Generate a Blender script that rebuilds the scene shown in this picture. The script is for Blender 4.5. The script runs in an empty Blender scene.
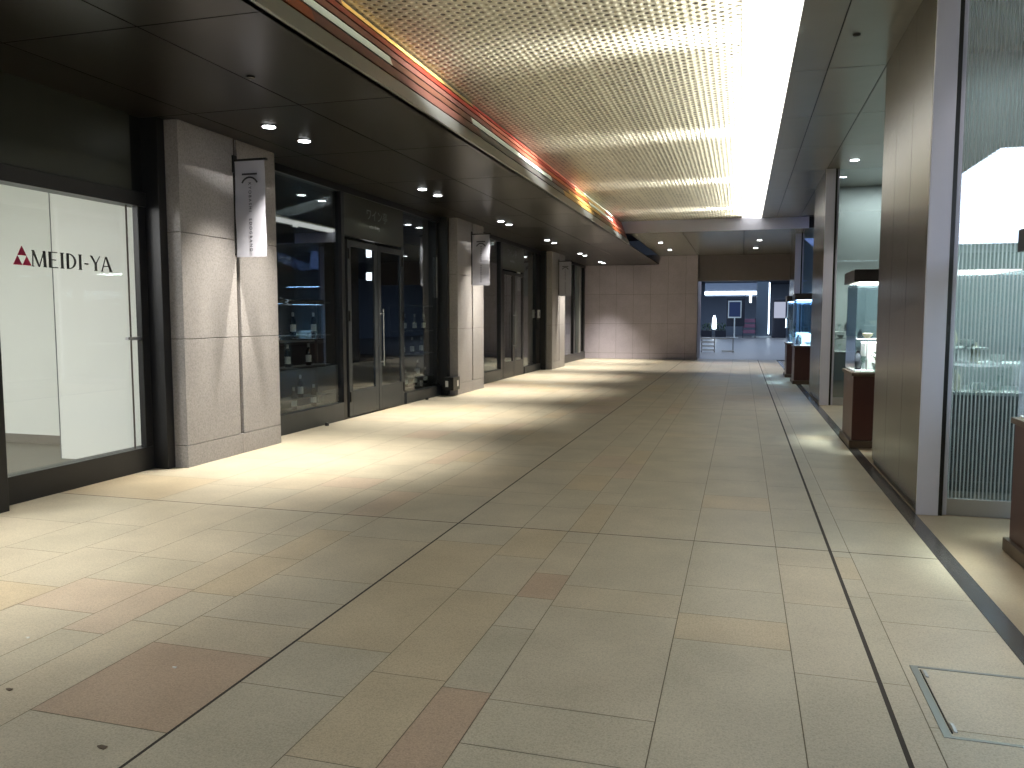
import bpy, bmesh, math, random
from mathutils import Vector, Matrix

# ------------------------------------------------------------------ camera, world, exposure, large lights
SC = bpy.context.scene
COL = SC.collection
FPX = 795.0
dv = Vector((742 - 512, -(318 - 384), -FPX)).normalized()        # corridor direction seen from the camera
upv = Vector((0, -dv.z, dv.y)).normalized()
rx = dv.cross(upv)
M3 = Matrix((rx, dv, upv))
cam_data = bpy.data.cameras.new('camera')
cam_data.sensor_width = 36.0
cam_data.lens = FPX * 36.0 / 1024.0
cam_data.clip_end = 300
cam = bpy.data.objects.new('camera', cam_data)
cam.matrix_world = Matrix.Translation((0, 0, 1.55)) @ M3.to_4x4()
COL.objects.link(cam)
SC.camera = cam
SC.view_settings.view_transform = 'Standard'
SC.view_settings.look = 'None'
SC.view_settings.exposure = 0.0
SC.view_settings.gamma = 1.0
SC.view_settings.use_curve_mapping = False
SC.cycles.max_bounces = 8
SC.cycles.transparent_max_bounces = 16
SC.cycles.sample_clamp_indirect = 4.0
SC.cycles.caustics_reflective = False
SC.cycles.caustics_refractive = False
SC.cycles.use_denoising = True
world = bpy.data.worlds.new('night')
world.use_nodes = True
world.node_tree.nodes['Background'].inputs[0].default_value = (0.010, 0.012, 0.018, 1)
SC.world = world

P_SPOT = 800.0          # downlight power
L_STRIP = 2.3          # radiance of the luminous ceiling strip
L_REAR = 8.0           # radiance of the backlit ceiling behind the viewer


def area(name, loc, aim, sx, sy, power, color=(1, 1, 1), spread=180, parent=None):
    d = bpy.data.lights.new(name, 'AREA')
    d.shape = 'RECTANGLE'; d.size = sx; d.size_y = sy
    d.energy = power; d.color = color; d.spread = math.radians(spread)
    o = bpy.data.objects.new(name, d); COL.objects.link(o)
    o.location = loc
    o.rotation_euler = Vector(aim).to_track_quat('-Z', 'Y').to_euler()
    if parent: o.parent = parent
    return o


# ------------------------------------------------------------------ materials
def srgb(r, g, b):
    def f(c):
        c /= 255.0
        return c / 12.92 if c <= 0.04045 else ((c + 0.055) / 1.055) ** 2.4
    return (f(r), f(g), f(b), 1.0)


class NT:
    def __init__(self, name):
        self.m = bpy.data.materials.new(name); self.m.use_nodes = True
        self.t = self.m.node_tree; self.n = self.t.nodes
        self.b = self.n['Principled BSDF']; self.out = self.n['Material Output']

    def new(self, kind, **kw):
        x = self.n.new(kind)
        for k, v in kw.items(): setattr(x, k, v)
        return x

    def link(self, a, b): self.t.links.new(a, b)

    def math(self, op, a, b=None):
        x = self.new('ShaderNodeMath', operation=op)
        for i, v in enumerate((a, b)):
            if v is None: continue
            if isinstance(v, (int, float)): x.inputs[i].default_value = v
            else: self.link(v, x.inputs[i])
        return x.outputs[0]


def plain(name, col, rough=0.6, metal=0.0, var=0.06, scale=6.0, bump=0.0, spec=0.5, aniso=None):
    k = NT(name)
    tc = k.new('ShaderNodeTexCoord'); nz = k.new('ShaderNodeTexNoise')
    nz.inputs['Scale'].default_value = scale; nz.inputs['Detail'].default_value = 4
    if aniso:
        mp = k.new('ShaderNodeMapping'); mp.inputs['Scale'].default_value = aniso
        k.link(tc.outputs['Object'], mp.inputs[0]); k.link(mp.outputs[0], nz.inputs['Vector'])
    else:
        k.link(tc.outputs['Object'], nz.inputs['Vector'])
    mx = k.new('ShaderNodeMix', data_type='RGBA')
    c = col
    mx.inputs[6].default_value = (c[0] * (1 - var), c[1] * (1 - var), c[2] * (1 - var), 1)
    mx.inputs[7].default_value = (min(1, c[0] * (1 + var)), min(1, c[1] * (1 + var)), min(1, c[2] * (1 + var)), 1)
    k.link(nz.outputs['Fac'], mx.inputs[0]); k.link(mx.outputs[2], k.b.inputs['Base Color'])
    k.b.inputs['Roughness'].default_value = rough
    k.b.inputs['Metallic'].default_value = metal
    k.b.inputs['Specular IOR Level'].default_value = spec
    if bump:
        bp = k.new('ShaderNodeBump'); bp.inputs['Strength'].default_value = bump; bp.inputs['Distance'].default_value = 0.003
        k.link(nz.outputs['Fac'], bp.inputs['Height']); k.link(bp.outputs[0], k.b.inputs['Normal'])
    return k.m


def granite(name, col, rough=0.55, var=0.22, spec=0.5, scale=140.0, blotch=0.10):
    k = NT(name)
    tc = k.new('ShaderNodeTexCoord')
    n1 = k.new('ShaderNodeTexNoise'); n1.inputs['Scale'].default_value = scale; n1.inputs['Detail'].default_value = 3; n1.inputs['Roughness'].default_value = 0.75
    n2 = k.new('ShaderNodeTexNoise'); n2.inputs['Scale'].default_value = 2.3; n2.inputs['Detail'].default_value = 5
    vo = k.new('ShaderNodeTexVoronoi'); vo.inputs['Scale'].default_value = scale * 0.5
    for n in (n1, n2, vo): k.link(tc.outputs['Object'], n.inputs['Vector'])
    r1 = k.new('ShaderNodeMapRange'); r1.inputs[1].default_value = 0.3; r1.inputs[2].default_value = 0.7
    r1.inputs[3].default_value = 1 - var; r1.inputs[4].default_value = 1 + var
    k.link(n1.outputs['Fac'], r1.inputs[0])
    r2 = k.new('ShaderNodeMapRange'); r2.inputs[1].default_value = 0.3; r2.inputs[2].default_value = 0.7
    r2.inputs[3].default_value = 1 - blotch; r2.inputs[4].default_value = 1 + blotch
    k.link(n2.outputs['Fac'], r2.inputs[0])
    r3 = k.new('ShaderNodeMapRange'); r3.inputs[1].default_value = 0.0; r3.inputs[2].default_value = 0.6
    r3.inputs[3].default_value = 0.88; r3.inputs[4].default_value = 1.08
    k.link(vo.outputs['Distance'], r3.inputs[0])
    f = k.math('MULTIPLY', k.math('MULTIPLY', r1.outputs[0], r2.outputs[0]), r3.outputs[0])
    vm = k.new('ShaderNodeVectorMath', operation='SCALE'); vm.inputs[0].default_value = col[:3]
    k.link(f, vm.inputs['Scale']); k.link(vm.outputs[0], k.b.inputs['Base Color'])
    k.b.inputs['Roughness'].default_value = rough; k.b.inputs['Specular IOR Level'].default_value = spec
    return k.m


def emit(name, col, strength):
    k = NT(name)
    e = k.new('ShaderNodeEmission'); e.inputs[0].default_value = col; e.inputs[1].default_value = strength
    k.link(e.outputs[0], k.out.inputs[0])
    return k.m


def glass(name, tint=(0.85, 0.9, 0.9, 1), refl=0.12, rough=0.0):
    """Architectural pane: clear transmission plus a mirror coat that grows with viewing angle."""
    k = NT(name)
    tr = k.new('ShaderNodeBsdfTransparent'); tr.inputs[0].default_value = tint
    gl = k.new('ShaderNodeBsdfGlossy'); gl.inputs['Roughness'].default_value = rough; gl.inputs[0].default_value = (0.95, 0.98, 1, 1)
    lw = k.new('ShaderNodeLayerWeight'); lw.inputs[0].default_value = 0.5
    f = k.math('ADD', k.math('MULTIPLY', k.math('POWER', lw.outputs['Facing'], 4.0), 1 - refl), refl)
    mx = k.new('ShaderNodeMixShader')
    k.link(f, mx.inputs[0]); k.link(tr.outputs[0], mx.inputs[1]); k.link(gl.outputs[0], mx.inputs[2])
    k.link(mx.outputs[0], k.out.inputs[0])
    return k.m


def ribbed_glass():
    k = NT('ribbed_glass')
    tc = k.new('ShaderNodeTexCoord'); sp = k.new('ShaderNodeSeparateXYZ'); k.link(tc.outputs['Object'], sp.inputs[0])
    fr = k.math('FRACT', k.math('DIVIDE', sp.outputs[0], 0.027))
    rib = k.math('LESS_THAN', k.math('ABSOLUTE', k.math('SUBTRACT', fr, 0.5)), 0.17)
    tr = k.new('ShaderNodeBsdfTransparent'); tr.inputs[0].default_value = (0.72, 0.82, 0.85, 1)
    df = k.new('ShaderNodeBsdfTranslucent'); df.inputs[0].default_value = (0.7, 0.78, 0.8, 1)
    d2 = k.new('ShaderNodeBsdfDiffuse'); d2.inputs[0].default_value = (0.62, 0.70, 0.74, 1)
    fro = k.new('ShaderNodeMixShader'); fro.inputs[0].default_value = 0.55
    k.link(df.outputs[0], fro.inputs[1]); k.link(d2.outputs[0], fro.inputs[2])
    m1 = k.new('ShaderNodeMixShader')
    k.link(k.math('MULTIPLY', rib, 0.6), m1.inputs[0]); k.link(tr.outputs[0], m1.inputs[1]); k.link(fro.outputs[0], m1.inputs[2])
    gl = k.new('ShaderNodeBsdfGlossy'); gl.inputs['Roughness'].default_value = 0.0
    m2 = k.new('ShaderNodeMixShader'); m2.inputs[0].default_value = 0.22
    k.link(m1.outputs[0], m2.inputs[1]); k.link(gl.outputs[0], m2.inputs[2]); k.link(m2.outputs[0], k.out.inputs[0])
    return k.m


def perforated():
    k = NT('perforated_ceiling_metal')
    tc = k.new('ShaderNodeTexCoord'); sp = k.new('ShaderNodeSeparateXYZ'); k.link(tc.outputs['Object'], sp.inputs[0])
    p = 0.068
    X = k.math('DIVIDE', sp.outputs[0], p); Y = k.math('DIVIDE', sp.outputs[1], p * 1.5)
    row = k.math('FLOOR', X)
    odd = k.math('MULTIPLY', k.math('MODULO', k.math('ABSOLUTE', row), 2.0), 0.5)
    Yo = k.math('ADD', Y, odd)
    fx = k.math('SUBTRACT', k.math('FRACT', X), 0.5); fy = k.math('MULTIPLY', k.math('SUBTRACT', k.math('FRACT', Yo), 0.5), 1.5)
    d = k.math('SQRT', k.math('ADD', k.math('MULTIPLY', fx, fx), k.math('MULTIPLY', fy, fy)))
    # hole size changes gently over the sheet
    cell = k.new('ShaderNodeCombineXYZ'); k.link(row, cell.inputs[0]); k.link(k.math('FLOOR', Yo), cell.inputs[1])
    wn = k.new('ShaderNodeTexWhiteNoise', noise_dimensions='3D'); k.link(cell.outputs[0], wn.inputs[0])
    rad = k.math('ADD', k.math('MULTIPLY', wn.outputs['Value'], 0.22), 0.13)
    hole = k.math('LESS_THAN', d, rad)
    # blank margins of the sheets
    mx_ = k.math('GREATER_THAN', k.math('FRACT', k.math('DIVIDE', k.math('ADD', sp.outputs[0], 0.02), p * 8)), 0.125)
    hole = k.math('MULTIPLY', hole, mx_)
    mix = k.new('ShaderNodeMix', data_type='RGBA')
    mix.inputs[6].default_value = srgb(216, 211, 188); mix.inputs[7].default_value = srgb(84, 80, 68)
    k.link(hole, mix.inputs[0]); k.link(mix.outputs[2], k.b.inputs['Base Color'])
    k.b.inputs['Roughness'].default_value = 0.42; k.b.inputs['Metallic'].default_value = 0.25
    bp = k.new('ShaderNodeBump'); bp.inputs['Distance'].default_value = 0.01; bp.inputs['Strength'].default_value = 0.6
    sm = k.new('ShaderNodeMapRange'); sm.inputs[1].default_value = 0.15; sm.inputs[2].default_value = 0.5; k.link(d, sm.inputs[0])
    k.link(sm.outputs[0], bp.inputs['Height']); k.link(bp.outputs[0], k.b.inputs['Normal'])
    return k.m


M = {}
M['soffit'] = plain('dark_bronze_panel', srgb(42, 40, 35), 0.28, 0.35, 0.05, 3.0, spec=0.2)
M['joint'] = plain('joint_shadow_gap', srgb(22, 20, 18), 0.8)
M['soffit_r'] = plain('grey_bronze_panel', srgb(160, 160, 150), 0.27, 0.35, 0.05, 3.0)
M['perf'] = perforated()
M['strip'] = emit('luminous_strip', (1.0, 0.985, 0.93, 1), L_STRIP)
M['rear'] = emit('backlit_ceiling', (0.72, 0.82, 1.0, 1), L_REAR)
M['granite'] = granite('brown_granite', srgb(148, 144, 140), 0.45, 0.22, 0.35, 60.0, 0.06)
M['granite_w'] = granite('mauve_granite', srgb(200, 192, 200), 0.4, 0.12, 0.35, 60.0, 0.06)
M['groove'] = plain('groove_shadow', srgb(70, 62, 54), 0.8)
M['black'] = plain('black_metal', srgb(40, 40, 38), 0.35, 0.5)
M['frame'] = plain('dark_frame_metal', srgb(60, 63, 64), 0.38, 0.5)
M['frame_b'] = plain('near_black_frame', srgb(44, 44, 44), 0.35, 0.5)
M['header'] = plain('green_grey_header', srgb(62, 64, 54), 0.35, 0.3)
M['steel'] = plain('brushed_steel', srgb(178, 178, 178), 0.33, 0.7, 0.04, 30, aniso=(1, 1, 30))
M['silver'] = plain('satin_silver', srgb(206, 207, 220), 0.45, 0.15, 0.03, 8)
M['panel'] = plain('brushed_bronze_wall', srgb(126, 124, 116), 0.25, 0.85, 0.07, 22, aniso=(12, 12, 0.25))
M['grey_trim'] = plain('grey_metal_trim', srgb(140, 142, 136), 0.35, 0.6)
M['glass'] = glass('shop_glass', (0.80, 0.84, 0.84, 1), 0.07)
M['glass_d'] = glass('door_glass', (0.62, 0.66, 0.70, 1), 0.09)
M['glass_m'] = glass('clear_shop_glass', (0.95, 0.955, 0.945, 1), 0.05)
M['glass_c'] = glass('showcase_glass', (0.90, 0.95, 0.98, 1), 0.06)
M['glass_a'] = glass('alcove_glass', (0.75, 0.83, 0.88, 1), 0.24)
M['rib'] = ribbed_glass()
M['white'] = plain('white_board', srgb(226, 230, 222), 0.55, 0, 0.01)
M['offwhite'] = plain('banner_fabric', srgb(172, 173, 182), 0.8, 0, 0.02, 12)
M['ink'] = plain('dark_ink', srgb(38, 38, 44), 0.6)
M['letter'] = plain('black_letter', srgb(30, 32, 32), 0.5)
M['red'] = plain('crimson_vinyl', srgb(170, 30, 70), 0.5)
M['vinyl'] = plain('grey_vinyl', srgb(128, 132, 132), 0.6)
M['wood'] = plain('dark_cherry_wood', srgb(70, 42, 36), 0.35, 0, 0.18, 9, aniso=(1, 1, 0.15))
M['plinth'] = plain('bronze_plinth', srgb(92, 78, 64), 0.4, 0.4)
M['hood'] = plain('black_hood', srgb(34, 30, 30), 0.35)
M['lit'] = emit('lamp_lens', (0.95, 0.97, 1.0, 1), 14.0)
M['ring'] = plain('lamp_ring', srgb(60, 58, 56), 0.4, 0.5)
M['store'] = plain('dark_store_wall', srgb(52, 52, 50), 0.7)
M['store_b'] = plain('beige_store_wall', srgb(128, 120, 100), 0.7)
M['store_floor'] = plain('grey_store_floor', srgb(120, 116, 106), 0.5)
M['shelf'] = plain('dark_shelf', srgb(74, 72, 68), 0.4)
M['bottle'] = plain('dark_bottle_glass', srgb(26, 30, 26), 0.12, 0.0)
M['label'] = plain('paper_label', srgb(232, 232, 224), 0.7)
M['cap'] = plain('pale_capsule', srgb(190, 188, 180), 0.5)
M['strip_stone'] = granite('dark_threshold_stone', srgb(68, 65, 62), 0.25, 0.1)
M['alcove_floor'] = granite('brown_alcove_stone', srgb(140, 126, 104), 0.4, 0.12)
M['disp_grey'] = plain('display_grey_green', srgb(146, 152, 150), .5)
M['mirror'] = plain('polished_mirror', srgb(220, 224, 230), 0.05, 1.0, 0.0)


# ------------------------------------------------------------------ mesh helpers
class MB:
    def __init__(self): self.v, self.f, self.mi, self.mats = [], [], [], []

    def _m(self, m):
        if m not in self.mats: self.mats.append(m)
        return self.mats.index(m)

    def box(self, a, b, m):
        i = len(self.v); k = self._m(m)
        x0, y0, z0 = a; x1, y1, z1 = b
        self.v += [(x0, y0, z0), (x1, y0, z0), (x1, y1, z0), (x0, y1, z0), (x0, y0, z1), (x1, y0, z1), (x1, y1, z1), (x0, y1, z1)]
        for q in ((0, 3, 2, 1), (4, 5, 6, 7), (0, 1, 5, 4), (1, 2, 6, 5), (2, 3, 7, 6), (3, 0, 4, 7)):
            self.f.append([i + j for j in q]); self.mi.append(k)
        return self

    def quad(self, pts, m):
        i = len(self.v); self.v += list(pts); self.f.append(list(range(i, i + len(pts)))); self.mi.append(self._m(m)); return self

    def prism(self, pts, off, m):
        """polygon pts (3-D, planar) thickened by the vector off"""
        i = len(self.v); n = len(pts); k = self._m(m)
        self.v += [tuple(p) for p in pts] + [tuple(Vector(p) + Vector(off)) for p in pts]
        self.f.append([i + j for j in range(n)][::-1]); self.f.append([i + n + j for j in range(n)])
        for j in range(n): self.f.append([i + j, i + (j + 1) % n, i + n + (j + 1) % n, i + n + j])
        self.mi += [k] * (n + 2); return self

    def lathe(self, prof, m, c=(0, 0, 0), n=20):
        """prof: list of (radius, z)"""
        i = len(self.v); k = self._m(m)
        for r, z in prof:
            for j in range(n):
                a = 2 * math.pi * j / n
                self.v.append((c[0] + r * math.cos(a), c[1] + r * math.sin(a), c[2] + z))
        for s in range(len(prof) - 1):
            for j in range(n):
                a = i + s * n + j; b = i + s * n + (j + 1) % n
                self.f.append([a, b, b + n, a + n]); self.mi.append(k)
        self.f.append([i + j for j in range(n)][::-1]); self.mi.append(k)
        self.f.append([i + (len(prof) - 1) * n + j for j in range(n)]); self.mi.append(k)
        return self

    def tube(self, p, q, r, m, n=8):
        p = Vector(p); q = Vector(q); d = (q - p).normalized()
        a = d.orthogonal().normalized(); b = d.cross(a); i = len(self.v); k = self._m(m)
        for c in (p, q):
            for j in range(n):
                t = 2 * math.pi * j / n
                self.v.append(tuple(c + a * r * math.cos(t) + b * r * math.sin(t)))
        for j in range(n): self.f.append([i + j, i + (j + 1) % n, i + n + (j + 1) % n, i + n + j])
        self.f.append([i + j for j in range(n)][::-1]); self.f.append([i + n + j for j in range(n)])
        self.mi += [k] * (n + 2); return self

    def build(self, name, parent=None, bevel=0.0, smooth=False, loc=None):
        me = bpy.data.meshes.new(name); me.from_pydata(self.v, [], self.f)
        for m in self.mats: me.materials.append(m)
        me.polygons.foreach_set('material_index', self.mi)
        if smooth: me.polygons.foreach_set('use_smooth', [True] * len(self.f))
        me.update()
        bm = bmesh.new(); bm.from_mesh(me); bmesh.ops.recalc_face_normals(bm, faces=bm.faces); bm.to_mesh(me); bm.free()
        o = bpy.data.objects.new(name, me); COL.objects.link(o)
        if parent: o.parent = parent
        if loc: o.location = loc
        if bevel:
            b = o.modifiers.new('edge', 'BEVEL'); b.width = bevel; b.segments = 2; b.limit_method = 'ANGLE'
        if smooth:
            e = o.modifiers.new('split', 'EDGE_SPLIT'); e.split_angle = math.radians(40)
        return o


def box(name, a, b, m, parent=None, bevel=0.0): return MB().box(a, b, m).build(name, parent, bevel)


def thing(name, label, cat, loc=(0, 0, 0), group=None):
    o = bpy.data.objects.new(name, None); COL.objects.link(o); o.empty_display_size = 0.1
    o.location = loc; o['label'] = label; o['category'] = cat
    if group: o['group'] = group
    return o


def tag(o, label, cat, group=None):
    o['label'] = label; o['category'] = cat
    if group: o['group'] = group
    return o


def struct(o, label=None):
    o['kind'] = 'structure'
    if label: o['label'] = label
    return o


def empty(name, loc=(0, 0, 0)):
    o = bpy.data.objects.new(name, None); COL.objects.link(o); o.location = loc; return o


def copy_tree(o, parent=None):
    c = o.copy(); COL.objects.link(c)
    if parent: c.parent = parent
    for ch in o.children: copy_tree(ch, c)
    return c


# ------------------------------------------------------------------ floor
def build_floor():
    rnd = random.Random(11)
    tones = [granite('granite_beige', srgb(178, 169, 147), 0.42, 0.24), granite('granite_grey_beige', srgb(175, 167, 145), 0.42, 0.24),
             granite('granite_sand', srgb(180, 169, 145), 0.42, 0.24), granite('granite_pink', srgb(180, 164, 142), 0.42, 0.24),
             granite('granite_ochre', srgb(180, 166, 138), 0.42, 0.24), granite('granite_rust', srgb(172, 151, 128), 0.42, 0.24)]
    fine = plain('fine_joint', srgb(112, 104, 86), 0.8)
    dark = plain('expansion_joint', srgb(52, 46, 40), 0.8)
    lines = [-5.8, -4.78, -4.25, -3.75, -3.24, -2.98, -2.68, -2.03, -1.53, -1.18, -0.96, -0.286, 0.256, 0.60, 0.72, 1.25]
    mb = MB()
    fixed = {(-2.68, -2.03): [(2.39, 3.08, 5)], (-3.24, -2.98): [(3.09, 3.76, 3)], (-1.18, -0.96): [(1.9, 3.03, 5), (4.17, 4.6, 5), (7.6, 8.4, 3)],
             (-0.286, 0.256): [(3.82, 4.17, 4), (6.6, 7.1, 4)], (-3.75, -3.24): [(3.3, 3.76, 3)], (-2.03, -1.53): [(4.2, 5.1, 4)],
             (0.6, 0.72): [(5.0, 5.45, 4)]}
    g = 0.0021
    rows = [-20 + 8.35 * 0, ] 
    cross = [5.58 + 8.35 * k for k in range(-3, 4)]
    for x0, x1 in zip(lines[:-1], lines[1:]):
        fx = fixed.get((x0, x1), [])
        cuts = set([-12.0, 31.0]) | {c for c in cross if -12 < c < 31}
        for a, b, t in fx: cuts |= {a, b}
        cs = sorted(cuts); out = []
        for a, b in zip(cs[:-1], cs[1:]):
            if any(abs(a - f[0]) < 1e-6 and abs(b - f[1]) < 1e-6 for f in fx):
                out.append((a, b)); continue
            y = a
            while y < b - 0.01:
                s = rnd.choice([0.45, 0.7, 0.7, 0.9, 1.1]) if x1 - x0 < 0.6 else rnd.choice([0.35, 0.7, 0.9, 0.9, 1.1])
                e = min(b, y + s)
                if b - e < 0.25: e = b
                out.append((y, e)); y = e
        for a, b in out:
            t = None
            for f in fx:
                if abs(a - f[0]) < 1e-6 and abs(b - f[1]) < 1e-6: t = f[2]
            if t is None:
                r = rnd.random()
                if x0 < -2.5: t = 0 if r < .40 else 1 if r < .62 else 2 if r < .82 else 3 if r < .92 else 4
                elif x0 < -0.9: t = 0 if r < .35 else 1 if r < .65 else 2 if r < .83 else 4 if r < .94 else 3
                else: t = 0 if r < .36 else 1 if r < .78 else 2 if r < .93 else 4
            wa = 0.006 if any(abs(a - c) < 1e-6 for c in cross) else g
            wb = 0.006 if any(abs(b - c) < 1e-6 for c in cross) else g
            wx0 = 0.007 if x0 in (-2.03,) else 0.010 if x0 == 0.60 else g
            wx1 = 0.007 if x1 in (-2.03,) else 0.010 if x1 == 0.60 else g
            mb.quad([(x0 + wx0, a + wa, 0), (x1 - wx1, a + wa, 0), (x1 - wx1, b - wb, 0), (x0 + wx0, b - wb, 0)], tones[t])
    mb.quad([(-5.8, -12, -0.003), (1.25, -12, -0.003), (1.25, 31, -0.003), (-5.8, 31, -0.003)], fine)
    for xa in (-2.03, 0.60):
        mb.quad([(xa - .012, -12, -0.002), (xa + .012, -12, -0.002), (xa + .012, 31, -0.002), (xa - .012, 31, -0.002)], dark)
    for c in cross:
        mb.quad([(-5.8, c - .008, -0.001), (1.25, c - .008, -0.001), (1.25, c + .008, -0.001), (-5.8, c + .008, -0.001)], dark)
    mb.box((-5.8, -12, -0.2), (1.25, 31, -0.01), fine)
    struct(mb.build('floor'), 'beige granite paving of mixed slabs with long dark joints')
    # threshold band and the darker alcove floor
    struct(box('trim_1', (1.25, -12, -0.2), (1.36, 30.3, 0.002), M['strip_stone']), 'narrow dark threshold band along the display windows')
    struct(box('floor_alcove', (1.36, -12, -0.2), (9.0, 30.3, 0), M['alcove_floor']))
    struct(box('floor_behind', (-5.8, -40, -0.25), (12.0, -12, 0), tones[1]))


build_floor()

# ------------------------------------------------------------------ ceilings
ZC, ZL, ZR, ZE = 4.17, 3.54, 4.14, 3.85
Y0, YE, YB = -12.0, 22.0, 30.3


def soffit(name, x0, x1, y0, y1, z, th, mat, xj, yj, label):
    mb = MB(); g = 0.006
    xs = [x0] + [x for x in xj if x0 < x < x1] + [x1]
    ys = [y0] + [y for y in yj if y0 < y < y1] + [y1]
    for a, b in zip(xs[:-1], xs[1:]):
        for c, d in zip(ys[:-1], ys[1:]):
            mb.box((a + g, c + g, z), (b - g, d - g, z + 0.02), mat)
    mb.box((x0, y0, z + 0.012), (x1, y1, z + th), M['joint'])
    return struct(mb.build(name), label)


yj = [4.7 + 1.392 * 1.5 * k for k in range(-8, 14)]
soffit('ceiling_left', -8.4, -3.02, Y0, YB, ZL, 0.03, M['soffit'], [-5.2, -4.03], yj, 'low dark bronze soffit along the shopfronts')
soffit('ceiling_right', 0.43, 9.0, -0.2, YE, ZR, 0.3, M['soffit_r'], [0.80, 1.37, 2.6], [1.0 + 2.03 * k for k in range(0, 12)], 'grey metal soffit over the display windows')
soffit('ceiling_end', -3.02, 9.0, YE, YB + 0.3, ZE, 0.4, M['soffit_r'], [-1.6, 0.0, 1.5], [24.8, 27.6], 'soffit before the far stone wall')
# perforated centre ceiling
struct(MB().box((-3.28, Y0, ZC), (-0.06, YE, ZC + 0.03), M['perf']).build('ceiling'), 'perforated pale metal ceiling')
# luminous strip beside it, slightly dropped to its outer edge
mbs = MB().quad([(-0.06, 1.5, ZC - .002), (0.43, 1.5, ZR), (0.43, YE, ZR), (-0.06, YE, ZC - .002)], M['strip'])
mbs.quad([(0.0, 1.5, ZC + .15), (0.43, 1.5, ZC + .15), (0.43, YE, ZC + .15), (0.0, YE, ZC + .15)], M['white'])
tag(mbs.build('ceiling_light_strip'), 'continuous glowing white light strip along the right edge of the perforated ceiling', 'ceiling light')
# end fascia and return
struct(box('trim_2', (-3.28, YE - 0.04, ZE), (0.43, YE, ZC + 0.03), M['silver']), 'pale fascia closing the far end of the perforated ceiling')
struct(box('trim_3', (0.43, YE - 0.04, ZE), (1.6, YE, ZR + 0.02), M['silver']))
struct(box('roof', (-8.4, Y0, ZC + 0.55), (9.0, 31.0, ZC + 0.65), M['joint']))['kind'] = 'structure'
# backlit ceiling of the hall behind (seen mirrored in the display windows)
struct(box('ceiling_behind', (-8.4, -40, 4.6), (12.0, Y0, 4.8), M['soffit']))
mr = MB().quad([(3.75, -21.5, 4.45), (11.0, -21.5, 4.45), (11.0, -0.2, 4.45), (3.75, -0.2, 4.45)], M['rear'])
tag(mr.build('backlit_ceiling'), 'large cool white backlit ceiling of the hall behind, mirrored in the display windows', 'ceiling light')
struct(soffit('ceiling_rear_right', 0.43, 3.75, Y0, -0.2, ZR, 0.3, M['soffit_r'], [0.8, 1.37, 2.6], [-10, -8, -6, -4, -2], None))

# coloured fascia between the low soffit and the perforated ceiling
SEG = {'mauve': srgb(140, 92, 80), 'brown': srgb(128, 84, 66), 'orange': srgb(190, 96, 52), 'red': srgb(160, 58, 44), 'white': srgb(226, 236, 214),
       'gold': srgb(214, 172, 92), 'salmon': srgb(206, 120, 94), 'green': srgb(96, 104, 96), 'grey': srgb(130, 130, 124), 'rust': srgb(132, 62, 44), 'olive': srgb(146, 120, 70)}
SM = {k: plain('fascia_' + k, tuple(c * (.75 if k in ('white', 'gold') else .5) for c in v[:3]) + (1,), 0.38, 0.15) for k, v in SEG.items()}
fa = thing('fascia_rail', 'row of thin painted rails in brown, white, red and gold along the soffit edge', 'ceiling trim', (-3.02, 0, ZL))
TL = -0.37                                                      # the rails lean back as they rise
def slab(mb, xa, xb, ya, yb, z0, z1, m):
    mb.prism([(xa + TL * z0, ya, z0), (xb + TL * z0, ya, z0), (xb + TL * z1, ya, z1), (xa + TL * z1, ya, z1)], (0, yb - ya, 0), m); return mb
slab(MB(), -.05, 0.0, Y0, YE, 0.0, ZC - ZL, M['joint']).build('back_plate', fa)
slab(MB(), 0.0, 0.03, Y0, YE, 0.0, 0.155, M['grey_trim']).build('grey_edge_rail', fa)
rails = [(0.175, 0.275, [(-12, 'brown'), (4.9, 'orange'), (5.4, 'mauve'), (8.7, 'brown'), (9.3, 'grey'), (14.0, 'gold'), (17, 'olive'), (19.5, 'orange')]),
         (0.295, 0.375, [(-12, 'green'), (3.0, 'white'), (6.85, 'brown'), (9.1, 'white'), (13.2, 'brown'), (14.6, 'gold'), (18, 'salmon')]),
         (0.395, 0.465, [(-12, 'rust'), (4.6, 'brown'), (6.9, 'mauve'), (10.0, 'salmon'), (13.0, 'orange'), (16.8, 'white'), (20, 'red')]),
         (0.485, 0.545, [(-12, 'rust'), (5.5, 'rust'), (7.6, 'red'), (9.6, 'salmon'), (12.5, 'red'), (15.5, 'gold'), (19, 'rust')]),
         (0.565, 0.61, [(-12, 'brown'), (6.1, 'gold'), (8.4, 'olive'), (9.4, 'red'), (12.2, 'salmon'), (16.5, 'white'), (20.2, 'rust')])]
for z0, z1, segs in rails:
    mb = MB()
    for (ya, c), (yb, _) in zip(segs, segs[1:] + [(YE - 0.05, None)]):
        slab(mb, 0.004, 0.028, ya, yb, z0, z1, SM[c])
    mb.build('painted_rail', fa)

# unseen blade lamps added to streak the perforated ceiling, then the cove light
ords = ['nearest', 'second', 'third', 'fourth', 'fifth', 'farthest']
for k in range(6):
    y = 3.8 + 4.05 * k
    cove = thing('added_streak_lamp', 'unseen lamp beside the glowing strip, added to streak the ceiling, %s along the hall' % ords[k], 'ceiling light', (0.36, y, ZC - 0.06), 'added lamps washing the ceiling')
    MB().box((0.0, -0.12, -0.02), (0.035, 0.12, 0.05), M['strip']).build('lamp_body', cove)  # body of the added lamp, given the strip's glow to blend in
    area('ceiling_wash', (-0.01, 0, 0.0), (-1, 0, 0.05), 0.45, 0.03, 42, (1, 0.98, 0.96), 30, cove)
area('cove_wash', (0.40, 11, 4.06), (-1, 0, 0.27), 21, 0.05, 540, (1, 0.98, 0.92), 42)

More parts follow.
